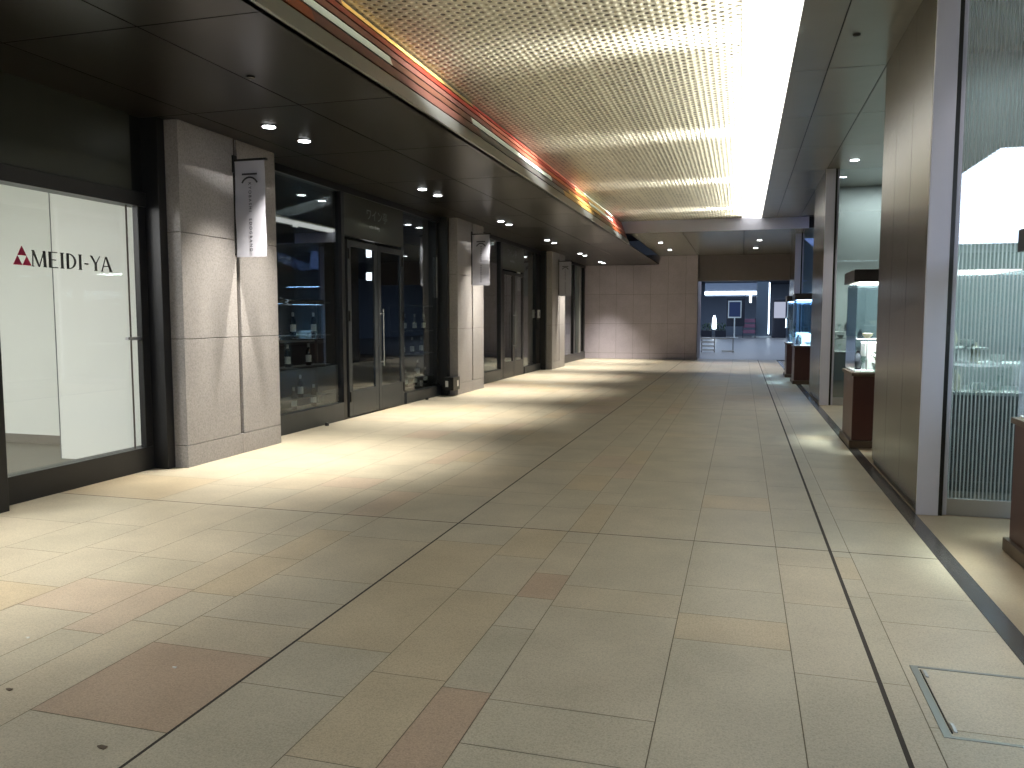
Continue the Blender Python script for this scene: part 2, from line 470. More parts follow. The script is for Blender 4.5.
# ------------------------------------------------------------------ downlights
def make_downlight():
    r = thing('recessed_downlight', '', 'ceiling light')
    MB().lathe([(0.092, 0.0), (0.092, -0.006), (0.078, -0.008), (0.078, -0.001)], M['ring'], n=24).build('trim_ring', r)
    MB().lathe([(0.066, -0.012), (0.066, -0.003)], M['lit'], n=24).build('lens', r)
    return r


def add_spot(r, power, color=(1, 0.94, 0.86), cone=78, blend=1.0):
    d = bpy.data.lights.new('downlight_beam', 'SPOT'); d.energy = power; d.color = color
    d.spot_size = math.radians(cone); d.spot_blend = blend; d.shadow_soft_size = 0.045
    s = bpy.data.objects.new('downlight_beam', d); COL.objects.link(s); s.parent = r; s.location = (0, 0, -0.03)


DL = make_downlight()
first = True
names = ['above the lit shop window', 'by the first granite pier', 'above the double glass doors', 'by the second granite pier', 'above the second shop door', 'by the third granite pier', 'near the far stone wall']
ys_ = [(3.35, 4.05), (7.4, 8.1), (11.6, 12.25), (15.85, 16.45), (20.0, 20.8), (24.4, 25.2), (28.2, 28.9)]
for k, (a, b) in enumerate(ys_):
    for j, y in enumerate((a, b)):
        d = DL if first else copy_tree(DL)
        first = False
        d.location = (-4.76 - 0.02 * k, y + .04, ZL)
        d['label'] = 'round downlight in the low soffit %s, %s of its pair' % (names[k], ('nearer', 'farther')[j])
        d['group'] = 'downlights in the low soffit'
for d in [o for o in COL.objects if o.name.startswith('recessed_downlight')]: add_spot(d, P_SPOT * (.40 if d.location.y < 5 else 1))
for (x, y, z, lab) in [(-2.45, 24.9, ZE, 'small downlight before the far stone wall, nearer of the left pair'), (-2.4, 27.6, ZE, 'small downlight before the far stone wall, farther of the left pair'),
                       (0.45, 24.9, ZE, 'small downlight before the dark lintel, nearer of the right pair'), (0.38, 27.6, ZE, 'small downlight before the dark lintel, farther of the right pair'),
                       (1.25, 4.5, ZR, 'small downlight in the grey soffit over the floor hatch'),
                       (1.72, 14.35, ZR, 'small downlight over the alcove of the tall lit showcase'), (1.86, 6.5, ZR, 'small downlight over the nearest alcove before the ribbed glass')]:
    d = copy_tree(DL)
    for c in list(d.children):
        if c.type == 'LIGHT': bpy.data.objects.remove(c)
    d.location = (x, y, z); d['label'] = lab; d['group'] = 'downlights in the higher soffits'
    add_spot(d, {4.5: 260, 14.35: 150, 6.5: 60}.get(y, 430), (1, 0.95, 0.92), 50 if y < 5 else 70)

for (x, y, z, nm, lab) in [(-3.95, 5.9, ZL, 'smoke_detector', 'tiny round detector on the low dark soffit'), (0.95, 8.1, ZR, 'sprinkler_head', 'tiny dark sprinkler plate on the grey right soffit')]:
    tag(MB().lathe([(0.035, 0.0), (0.035, -0.012), (0.02, -0.02)], M['ring'], n=20).build(nm, loc=(x, y, z), smooth=True), lab, 'detector')

# ------------------------------------------------------------------ granite piers
PIERS = [(6.9, 8.63), (15.08, 16.75), (23.35, 25.15)]
ZB = [0.0, 0.23, 1.335, 2.42, ZL]
plabels = ['nearest granite pier, brown speckled slabs, beside the lit white shop window', 'middle granite pier with small dark socket box at its foot', 'farthest granite pier on the left, narrow and brown']
for (a, b), lab in zip(PIERS, plabels):
    t = thing('granite_pier', lab, 'pillar', (-5.48, (a + b) / 2, 0), 'granite piers between the shopfronts')
    h = (b - a) / 2; gy = 0.04; gc = 0.08
    mb = MB(); g = 0.003
    for z0, z1 in zip(ZB[:-1], ZB[1:]):
        if z0 == 0.0:
            for p, q in ((-h, gc - .002), (gc + .002, h)): mb.box((-0.5, p, z0), (0.0, q, z1 - g), M['granite'])
        else:
            for p, q in ((-h, gc - gy / 2 - .012), (gc + gy / 2 + .012, h)): mb.box((-0.5, p, z0 + g), (0.0, q, z1 - g), M['granite'])
    mb.build('stone_slabs', t, 0.003)
    MB().box((-0.48, -h + .01, 0.0), (-0.035, h - .01, ZL), M['groove']).build('groove_core', t)

# hanging banners, facing along the corridor
def arc_strip(mb, cx, cz, r, w, a0, a1, y, m, n=14):
    for i in range(n):
        t0 = a0 + (a1 - a0) * i / n; t1 = a0 + (a1 - a0) * (i + 1) / n
        P = lambda rr, t: (cx + rr * math.cos(t), y, cz + rr * math.sin(t))
        mb.prism([P(r - w / 2, t0), P(r + w / 2, t0), P(r + w / 2, t1), P(r - w / 2, t1)], (0, 0.001, 0), m)


def text_mesh(s, size, m, name, parent, mat4, bold=0.0):
    cu = bpy.data.curves.new(name, 'FONT'); cu.body = s; cu.size = size; cu.extrude = 0.0005; cu.align_x = 'CENTER'; cu.align_y = 'CENTER'; cu.offset = bold
    tmp = bpy.data.objects.new('tmp', cu); COL.objects.link(tmp)
    dg = bpy.context.evaluated_depsgraph_get(); me = bpy.data.meshes.new_from_object(tmp.evaluated_get(dg))
    bpy.data.objects.remove(tmp); bpy.data.curves.remove(cu)
    me.materials.clear(); me.materials.append(m)
    o = bpy.data.objects.new(name, me); COL.objects.link(o); o.parent = parent; o.matrix_local = mat4
    return o


for k, (y, lab) in enumerate([(7.8, 'white vertical banner on the nearest granite pier, grey lettering down its middle'), (15.93, 'white vertical banner on the middle granite pier'), (24.2, 'small white vertical banner on the farthest granite pier')]):
    t = thing('hanging_banner', lab, 'banner', (-5.48, y, 2.23), 'banners on the granite piers')
    mb = MB().box((0.0, -0.005, 1.05), (0.42, 0.035, 1.075), M['black']).box((-0.04, -0.02, 0.93), (0.02, 0.05, 1.12), M['black'])
    mb.box((0.0, -0.005, 0.02), (0.02, 0.012, 1.05), M['black'])
    mb.build('bracket', t, 0.002)
    cl = MB(); n = 14
    for i in range(n):
        z0 = 1.05 * i / n; z1 = 1.05 * (i + 1) / n
        b0 = 0.006 * math.sin(i * .7); b1 = 0.006 * math.sin((i + 1) * .7)
        cl.prism([(0.022, b0, z0), (0.40, b0, z0), (0.40, b1, z1), (0.022, b1, z1)], (0, 0.004, 0), M['offwhite'])
    cl.build('fabric', t)
    lg = MB().box((0.12, -0.012, 0.895), (0.31, -0.009, 0.915), M['ink'])
    arc_strip(lg, 0.215, 0.765, 0.105, 0.02, math.radians(25), math.radians(155), -0.012, M['ink'])
    lg.build('logo_mark', t)
    rot = Matrix.Translation((0.215, -0.012, 0.44)) @ Matrix.Rotation(math.radians(90), 4, 'Y') @ Matrix.Rotation(math.radians(90), 4, 'X')
    text_mesh('K Y O B A S H I', 0.048, M['ink'], 'lettering', t, Matrix.Translation((0, 0, .215)) @ rot, 0.0006)
    text_mesh('E D O G R A N D', 0.048, M['ink'], 'lettering', t, Matrix.Translation((0, 0, -.20)) @ rot, 0.0006)

# ------------------------------------------------------------------ left shopfronts
XG = -5.80
E_MARK = 1


def serif_text(parent):
    """MEIDI-YA with flared roman letters on the pane plane; local x axis runs along +Y"""
    mb = MB()
    def S(poly): mb.prism([(0.0, p[0], p[1]) for p in poly], (0.004, 0, 0), M['letter'])
    def bar(x0, z0, x1, z1, w0, w1=None):
        w1 = w0 if w1 is None else w1
        S([(x0 - w0 / 2, z0), (x0 + w0 / 2, z0), (x1 + w1 / 2, z1), (x1 - w1 / 2, z1)])
    def hb(x0, x1, z, w): S([(x0, z - w / 2), (x1, z - w / 2), (x1, z + w / 2), (x0, z + w / 2)])
    H = 0.135; T, t = 0.026, 0.010
    x = 0.0
    # M
    bar(x + .012, 0, x + .018, H, t); bar(x + .075, 0, x + .018, H, t + .004, T); bar(x + .075, 0, x + .128, H, t); bar(x + .134, 0, x + .128, H, T)
    hb(x, x + .026, .003, .006); hb(x + .115, x + .153, .003, .006); x += .185
    # E
    bar(x, 0, x, H, T); hb(x, x + .075, H - .004, .008); hb(x, x + .062, H / 2, .008); hb(x, x + .080, .004, .008); x += .125
    # I
    bar(x, 0, x, H, T); hb(x - .02, x + .02, .003, .006); hb(x - .02, x + .02, H - .003, .006); x += .060
    # D
    bar(x, 0, x, H, T); n = 14
    for i in range(n):
        a0 = -math.pi / 2 + math.pi * i / n; a1 = -math.pi / 2 + math.pi * (i + 1) / n
        def P(r, a): return (x + .008 + (0.082 if r else 0.060) * math.cos(a), H / 2 + (H / 2 if r else H / 2 - .008) * math.sin(a))
        S([P(0, a0), P(1, a0), P(1, a1), P(0, a1)])
    x += .135
    # I
    bar(x, 0, x, H, T); hb(x - .02, x + .02, .003, .006); hb(x - .02, x + .02, H - .003, .006); x += .045
    hb(x, x + .045, H * .42, .011); x += .075
    # Y
    bar(x + .055, 0, x + .055, H * .48, T); bar(x + .055, H * .44, x + .005, H, T - .004, T - .002); bar(x + .055, H * .44, x + .105, H, t + .004, t); hb(x + .035, x + .075, .003, .006); x += .120
    # A
    bar(x + .005, 0, x + .055, H, t); bar(x + .115, 0, x + .060, H, T + .004, T - .006); hb(x + .022, x + .098, H * .36, .008); hb(x - .008, x + .02, .003, .006); hb(x + .092, x + .135, .003, .006)
    return mb.build('lettering', parent)


def pane(parent, y0, y1, z0, z1, m=None, x=0.0):
    return MB().box((x - .012, y0, z0), (x, y1, z1), m or M['glass']).build('glass', parent)


# first window (lit white shop)
w = struct(empty('window_1', (XG, 0, 0)), 'large lit shop window with dark frame beside the nearest granite pier')
MB().box((-.16, -4, 0), (0.0, 6.78, .235), M['frame_b']).build('bottom_rail', w, .004)
MB().box((-.16, -4, 2.66), (0.02, 6.78, 2.80), M['frame_b']).build('top_rail', w, .004)
MB().box((-.07, 6.68, .235), (-.002, 6.78, 2.66), M['frame_b']).box((-.07, 6.78, 0), (.17, 6.89, ZL), M['frame_b']).build('jamb', w, .004)
MB().box((-.16, 4.68, 0), (0.17, 4.93, ZL), M['frame_b']).build('post', w, .006)
MB().box((-.16, -4, 2.80), (-0.01, 6.62, ZL), M['header']).build('header_panel', w)
MB().box((-.16, 6.62, 2.80), (-0.03, 6.78, ZL), M['black']).build('header_panel', w)
pane(w, 4.93, 6.68, .235, 2.66, M['glass_m'], -.05)
pane(w, -4, 4.68, .235, 2.66, M['glass_m'], -.05)
MB().box((-.062, 6.575, .235), (-.046, 6.583, 2.66), M['groove']).build('glass_joint', w)
MB().box((-.07, 6.52, 1.33), (-.03, 6.70, 1.36), M['steel']).build('patch_fitting', w, .004)
lt = serif_text(w); lt.location = (-.047, 5.45, 1.99); lt.scale = (1, 1.04, 1.04); lt['label'] = 'black roman capitals reading MEIDI-YA'
lg = MB()
def tri(cy, cz, s): lg.prism([(0, cy - s / 2, cz), (0, cy + s / 2, cz), (0, cy, cz + s * .9)], (.004, 0, 0), M['red'])
tri(0.045, 0.0, .088); tri(0.135, 0.0, .088); tri(0.09, 0.082, .088)
l_ = lg.build('triangle_logo', w, loc=(-.047, 5.27, 1.995)); l_['label'] = 'crimson logo of three triangles'
# white boards inside
wb = struct(empty('wall_1', (-7.0, 0, 0)), 'white inner boards behind the lit window')
MB().box((-0.18, 6.95, .0), (1.0, 7.2, 3.2), M['white']).build('board', wb)
MB().box((-0.172, 6.942, .0), (-0.166, 6.95, 3.2), M['vinyl']).build('board_joint', wb)
MB().box((-2.6, 7.7, .12), (-0.18, 7.9, 3.2), M['white']).build('board', wb)
MB().box((-2.6, 7.69, .0), (-0.18, 7.9, .12), M['store_floor']).build('kick_board', wb)
struct(box('floor_shop', (-12, -4, -.1), (-5.96, 8.5, 0.01), M['store_floor']))
struct(box('ceiling_shop', (-12, -4, 3.2), (-5.97, 8.5, 3.3), M['white']))
struct(box('wall_shop', (-12.1, -4, 0), (-12, 8.5, 3.3), M['white']))
struct(box('wall_shop_rear', (-12.1, 8.4, 0), (-5.97, 8.5, 3.3), M['white']))
area('shop_light', (-8.6, 2.6, 3.1), (0, 0.3, -1), 3.5, 5.0, 820, (1.0, 0.985, 0.985))

# dark shop interior behind bays two to four
struct(box('floor_shop_dark', (-11, 8.55, -.1), (-5.96, 30.3, 0.01), M['store_floor']))
struct(box('ceiling_shop_dark', (-11, 8.55, 3.5), (-5.97, 30.3, 3.6), M['store']))
struct(box('wall_shop_dark', (-8.6, 8.6, 0), (-8.5, 30.3, 3.5), M['store']))
for yy in (8.56, 16.0, 24.4): struct(box('wall_shop_side', (-8.6, yy, 0), (-5.98, yy + .1, 3.5), M['store']))


def shopfront(n, label, y0, y1, doors, parts):
    """doors: (y0, y1); parts: list of plain panes"""
    w = struct(empty('window_%d' % n, (XG, 0, 0)), label)
    MB().box((-.14, y0, 0), (0.0, parts[0][1], .27), M['frame']).build('bottom_rail', w, .004)
    MB().box((-.14, parts[1][0], 0), (0.0, y1, .20), M['frame']).build('bottom_rail', w, .004)
    MB().box((-.14, y0, 3.44), (0.0, y1, ZL), M['frame_b']).build('top_rail', w, .004)
    pane(w, parts[0][0], parts[0][1], .27, 3.44, M['glass'], -.05)
    pane(w, parts[1][0], parts[1][1], .20, 3.44, M['glass'], -.05)
    MB().box((-.14, parts[0][1], 0), (0.0, doors[0] - 0.02, 3.44), M['frame_b']).build('mullion', w, .004)
    MB().box((-.14, parts[1][1], 0), (-0.04, y1 - .12, 3.44), M['black']).box((-.14, y1 - .12, 0), (.15, y1, ZL), M['black']).build('mullion', w, .004)
    return w


w2 = shopfront(2, 'dark glazed shopfront between the nearest and the middle granite pier', 8.63, 15.07, (11.0, 13.15), [(8.63, 10.88), (13.25, 14.85)])
MB().box((-.10, 11.0, 2.80), (-.02, 13.2, 3.44), M['header']).build('transom_panel', w2)
MB().box((-.10, 13.15, 0.2), (-.04, 13.25, 3.44), M['frame']).build('mullion', w2)
MB().box((-.03, 14.80, 1.95), (-.02, 14.86, 2.75), M['grey_trim']).build('vertical_strip', w2)
rotY = Matrix.Rotation(math.radians(90), 4, 'Z') @ Matrix.Rotation(math.radians(90), 4, 'X')
text_mesh('ワイン亭', 0.20, M['vinyl'], 'transom_lettering', w2, Matrix.Translation((-.017, 12.15, 3.20)) @ rotY)
text_mesh('wine dining', 0.085, M['vinyl'], 'transom_lettering', w2, Matrix.Translation((-.017, 12.05, 3.02)) @ rotY, 0.001)


def door_leaf(n, y0, y1, x, h, label, stile=.11, base=.42, mat=None, handle_side=0, gm=None):
    mat = mat or M['frame']
    d = struct(empty('door_%d' % n, (x, 0, 0)), label)
    MB().box((-.05, y0, .02), (0, y0 + stile, h), mat).box((-.05, y1 - stile, .02), (0, y1, h), mat).box((-.05, y0 + stile, .02), (0, y1 - stile, base), mat).box(
        (-.05, y0 + stile, h - .09), (0, y1 - stile, h), mat).build('door_frame', d, .003)
    MB().box((-.032, y0 + stile, base), (-.02, y1 - stile, h - .09), gm or M['glass_d']).build('glass', d)
    if handle_side == 0: return d
    hy = y0 + .07 if handle_side < 0 else y1 - .07
    hb = MB().tube((.055, hy, .75), (.055, hy, 1.70), .011, M['grey_trim'], 10)
    hb.tube((0, hy, .82), (.055, hy, .82), .009, M['steel']).tube((0, hy, 1.62), (.055, hy, 1.62), .009, M['steel'])
    hb.build('door_handle', d, smooth=True)
    return d


d1 = door_leaf(1, 11.06, 12.10, XG, 2.74, 'dark framed glass door, nearer leaf of the first pair', handle_side=0)
d2 = door_leaf(2, 12.12, 13.13, XG, 2.74, 'dark framed glass door, farther leaf of the first pair', handle_side=-1)
for d, y in ((d1, 11.07), (d2, 13.09)):
    for z in (.25, 1.5, 2.45): MB().box((0, y, z), (.02, y + .035, z + .16), M['black']).build('hinge', d)

# bay three
w3 = shopfront(3, 'dark glazed shopfront between the middle and the farthest granite pier', 16.75, 23.34, (19.3, 21.3), [(16.75, 19.1), (21.4, 22.8)])
MB().box((-.10, 19.3, 2.80), (-.02, 21.4, 3.44), M['header']).build('transom_panel', w3)
MB().box((-.10, 21.3, 0.2), (-.04, 21.4, 3.44), M['frame_b']).build('mullion', w3)
text_mesh('ワイン亭', 0.22, M['vinyl'], 'transom_lettering', w3, Matrix.Translation((-.017, 20.2, 3.22)) @ rotY)
text_mesh('wine dining', 0.09, M['vinyl'], 'transom_lettering', w3, Matrix.Translation((-.017, 20.2, 3.03)) @ rotY, 0.001)
d3 = door_leaf(3, 19.32, 20.30, XG, 2.74, 'black framed glass door of the second shopfront, nearer leaf', handle_side=1, mat=M['frame_b'])
d4 = door_leaf(4, 20.32, 21.28, XG, 2.74, 'black framed glass door of the second shopfront, farther leaf', handle_side=-1, mat=M['frame_b'])
# bay four
w4 = struct(empty('window_4', (XG, 0, 0)), 'dark glazed shopfront between the farthest granite pier and the far wall')
MB().box((-.14, 25.2, 0), (0.0, 30.3, .27), M['frame']).build('bottom_rail', w4, .004)
MB().box((-.14, 25.2, 3.44), (0.0, 30.3, ZL), M['frame_b']).build('top_rail', w4, .004)
for y in (25.25, 28.1, 30.0): MB().box((-.14, y, .27), (0.0, y + .2, 3.44), M['frame_b']).build('mullion', w4, .004)
MB().box((-.14, 28.9, .27), (0.03, 29.2, 3.44), M['grey_trim']).build('mullion', w4, .004)
pane(w4, 25.45, 28.1, .27, 3.44, M['glass'], -.05); pane(w4, 28.3, 28.9, .27, 3.44, M['glass'], -.05); pane(w4, 29.2, 30.0, .27, 3.44, M['glass'], -.05)

# shelving and bottles behind the panes
def make_bottle():
    r = thing('wine_bottle', '', 'bottle')
    MB().lathe([(.036, 0), (.039, .01), (.039, .19), (.033, .215), (.016, .245), (.0145, .30), (.0155, .305), (.0155, .315)], M['bottle'], n=16).build('glass_body', r, smooth=True)
    MB().lathe([(.0402, .05), (.0402, .15)], M['label'], n=16).build('paper_label', r, smooth=True)
    MB().lathe([(.017, .262), (.017, .318)], M['cap'], n=12).build('capsule', r, smooth=True)
    return r


B0 = make_bottle(); used = False
SH = [0.29, 0.42, 0.90, 1.33]
def shelf_unit(y0, y1, label, cols, where):
    global used
    t = thing('display_shelf', label, 'shelf', (-6.02, (y0 + y1) / 2, 0.01))
    h = (y1 - y0) / 2
    for z in (0.26, 0.42, 0.86, 1.30, 1.78): MB().box((-.16, -h, z - .02), (.1, h, z), M['shelf']).build('shelf_board', t, .002)
    for s in (-h, h - .025): MB().box((-.16, s, 0), (-.12, s + .025, 1.80), M['shelf']).build('side_post', t)
    rows = {0: 'on the lowest shelf', 1: 'on the second lowest shelf', 2: 'on the middle shelf', 3: 'on the upper shelf'}
    zz = {0: 0.27, 1: 0.43, 2: 0.87, 3: 1.31}
    for r, fs in cols:
        for i, f in enumerate(fs):
            b = copy_tree(B0) if used else B0; used = True
            b.location = (-6.0, y0 + f * (y1 - y0), zz[r])
            pos = 'alone' if len(fs) == 1 else ('nearest the viewer', 'in the middle', 'farthest along')[i]
            b['label'] = 'wine bottle %s %s, %s' % (rows[r], where, pos)
            b['group'] = 'wine bottles in the shop windows'


shelf_unit(8.75, 10.72, 'dark bottle shelf behind the pane before the first glass doors', [(3, (.28, .54, .82)), (2, (.18, .46, .74)), (1, (.62,)), (0, (.28, .53, .80))], 'before the glass doors')
shelf_unit(13.3, 14.9, 'dark bottle shelf behind the pane past the first glass doors', [(3, (.2, .5, .78)), (2, (.15, .42, .7)), (1, (.58,)), (0, (.22, .5, .82))], 'past the glass doors')

# small lit sign lamps glowing inside the doors
for (x, y, z, sx, sz, c, st, lab) in [(-7.2, 14.65, 2.87, .12, .22, (1, 1, 1, 1), 6, 'small glowing white lamp inside the first doors, upper'), (-7.2, 14.65, 2.38, .13, .16, (1, 1, 1, 1), 6, 'small glowing white lamp inside the first doors, lower')]:
    t = thing('wall_lamp', lab, 'lamp', (x, y, z), 'lamps inside the first doors')
    MB().box((-sx / 2, -.02, -sz / 2), (sx / 2, .02, sz / 2), emit('lamp_glow', c, st)).build('glowing_shade', t, .01)
    MB().box((-.03, .02, -sz / 2 - .03), (.03, .05, sz / 2 + .03), M['black']).build('bracket', t)
struct(box('trim_lamp_post', (-7.26, 14.70, 0), (-7.14, 14.80, 3.5), M['store']))
# counter and notice board inside
ct = thing('serving_counter', 'dark serving counter with a pale top inside the first shop', 'counter', (-7.2, 10.9, 0.01))
MB().box((-.4, -1.1, 0), (.4, 1.1, 1.12), M['store']).build('counter_body', ct, .01)
MB().box((-.45, -1.15, 1.12), (.45, 1.15, 1.16), M['shelf']).build('counter_top', ct, .005)
for i, (yy, w_) in enumerate([(-.5, .25), (0.1, .3)]):
    tag(MB().lathe([(w_ * .3, 0), (w_ * .5, .03), (w_ * .55, .06)], M['label'], n=20).build('serving_dish', loc=(-7.15, 10.9 + yy, 1.175), smooth=True), ('white round dish at the near end of the dark counter', 'white round dish at the middle of the dark counter')[i], 'dish', 'dishes on the counter')
pic = thing('framed_picture', 'pale framed picture on the dark shop wall behind the counter', 'picture', (-8.48, 11.6, 1.9))
MB().box((-.01, -.35, -.45), (.02, .35, .45), M['frame']).build('frame', pic, .004)
MB().box((.02, -.29, -.39), (.025, .29, .39), M['vinyl']).build('picture_sheet', pic)
area('store_light', (-6.7, 11.8, 3.4), (0.2, 0, -1), .6, 4.5, 48, (.95, .98, .95))
area('store_light_b', (-6.7, 20.0, 3.4), (0.2, 0, -1), .6, 4.5, 48, (.95, .98, .95))
st = thing('standing_notice', 'tall beige notice standing inside the second shopfront', 'notice', (-6.1, 22.0, .012))
MB().box((-.02, -.35, 0), (.0, .35, 2.9), M['store_b']).build('sheet', st)
MB().box((.0, -.3, .75), (.004, .3, 1.3), M['label']).build('paper', st, loc=(0, 0, 1.55))

# door stops, socket box
for (y, lab) in ((10.2, 'tiny black door stop on the floor before the bottle window'), (14.0, 'tiny black door stop on the floor past the glass doors')):
    tag(MB().lathe([(.03, 0), (.03, .03), (.02, .045)], M['black'], n=14).build('door_stop', loc=(-5.72, y, .001), smooth=True), lab, 'door stop', 'door stops')
sb = thing('socket_box', 'small dark socket box with white outlet at the foot of the middle granite pier', 'socket', (-5.64, 15.0, .12))
MB().box((0, -.30, 0), (.20, .07, .26), M['black']).build('housing', sb, .006)
MB().box((.03, -.308, .07), (.09, -.30, .19), M['label']).build('outlet_plate', sb, .003)
MB().box((.202, -.10, .07), (.208, -.02, .19), M['label']).build('outlet_plate', sb, .003)
no = thing('notice_plate', 'small white notice plate beside the farthest granite pier', 'sign', (-5.77, 22.9, 1.55))
MB().box((-.03, -.1, 0), (.01, .1, .24), M['label']).build('plate', no, .004)
MB().box((.01, -.02, .05), (.014, .02, .19), M['ink']).build('print', no)

# ------------------------------------------------------------------ far wall, lintel
mb = MB(); x = -5.9
while x < -1.62:
    x1 = min(x + .645, -1.6)
    for z0, z1 in ((0, .22), (.22, 1.335), (1.335, 2.44), (2.44, ZE + .05)):
        mb.box((x + .003, YB, z0 + .003), (x1 - .003, YB + .3, z1 - .003), M['granite_w'])
    x = x1
mb.box((-5.9, YB + .006, 0), (-1.603, YB + .29, ZE + .05), M['groove'])
struct(mb.build('wall_back'), 'far wall of mauve granite slabs')
struct(box('trim_4', (-1.6, YB + .3, 2.92), (3.2, YB + .7, ZE + .1), plain('brown_lintel', srgb(128, 120, 120), .5)), 'dark lintel over the far opening')

# ------------------------------------------------------------------ right side: metal wall blocks and alcoves
BL = [(6.83, 9.1), (15.1, 17.35), (23.3, 25.6)]
for k, (a, b) in enumerate(BL):
    w = struct(empty('wall_right' if k == 0 else 'wall_right.%03d' % k, (1.36, a, 0)), ('brushed bronze metal wall block nearest the viewer', 'second brushed metal wall block', 'farthest metal wall block')[k])
    L = b - a
    mb = MB(); n = 3
    for i in range(n):
        mb.box((0, .03 + (L - .03) * i / n + .003, .06), (.06, .03 + (L - .03) * (i + 1) / n - .003, ZR), M['panel'])
    mb.build('bronze_panel', w, .002)
    MB().box((.02, .03, 0), (.19, L, ZR), M['black']).build('core', w)
    MB().box((.0, 0, 0), (.155, .03, ZR), M['silver']).build('end_jamb', w, .003)
    MB().box((.155, .01, 0), (.185, .03, ZR), M['black']).build('shadow_gap', w)
    # display window facing along the corridor
    g = struct(empty('window_%d' % (5 + k), (1.555, a + .05, 0)), ('ribbed glass display window facing the viewer beside the nearest metal wall block', 'tall display window behind the lit showcase', 'farthest display window with blue glow')[k])
    W = 2.2
    MB().box((0, 0, 0), (.03, .05, ZR), M['silver']).build('side_frame', g, .002)
    MB().box((.03, 0, 0), (W, .05, .135), M['steel']).build('bottom_rail', g, .003)
    MB().box((W, 0, 0), (W + .05, .05, ZR), M['silver']).build('side_frame', g, .002)
    MB().box((.03, .015, .135), (W, .027, ZR), M['rib'] if k == 0 else M['glass_a']).build('glass', g)
    # long side panes between the blocks, at the back of the alcoves
for k, (a, b) in enumerate([(1.2, 6.83), (9.1, 15.1), (17.35, 23.3), (25.6, 30.3)]):
    s = struct(empty('window_%d' % (8 + k), (3.8, 0, 0)), 'long dark display window at the back of the %s alcove' % ('nearest', 'second', 'third', 'farthest')[k])
    MB().box((0, a, 0), (.06, b, .14), M['steel']).box((0, a, ZR - .1), (.06, b, ZR), M['steel']).box((0, a, .14), (.06, a + .06, ZR - .1), M['steel']).box((0, b - .06, .14), (.06, b, ZR - .1), M['steel']).build('frame', s)
    MB().box((.02, a + .06, .14), (.035, b - .06, ZR - .1), M['glass_a']).build('glass', s)
struct(box('wall_right_store', (6.0, 1.2, 0), (6.1, 30.3, ZR), plain('store_rear_grey', srgb(120, 124, 128), .6)))
for k, (a, b) in enumerate(BL):
    struct(box('wall_divider', (1.56, b - .1, 0), (3.8, b, ZR), M['disp_grey']))

# interior of the display boxes behind the facing windows
M['disp'] = plain('display_white', srgb(232, 236, 232), .4)
M['cglass'] = glass('vase_glass', (.82, .9, .88, 1), .16, .05)
M['green'] = plain('green_leaf', srgb(58, 88, 58), .5)
M['ceramic'] = plain('cream_ceramic', srgb(222, 212, 184), .3)
M['dceramic'] = plain('dark_ceramic', srgb(58, 60, 66), .25)
M['blueglass'] = plain('blue_glass', srgb(90, 140, 200), .2)


def vase(name, prof, m, loc, label, cat, group):
    return tag(MB().lathe(prof, m, n=20).build(name, loc=loc, smooth=True), label, cat, group)


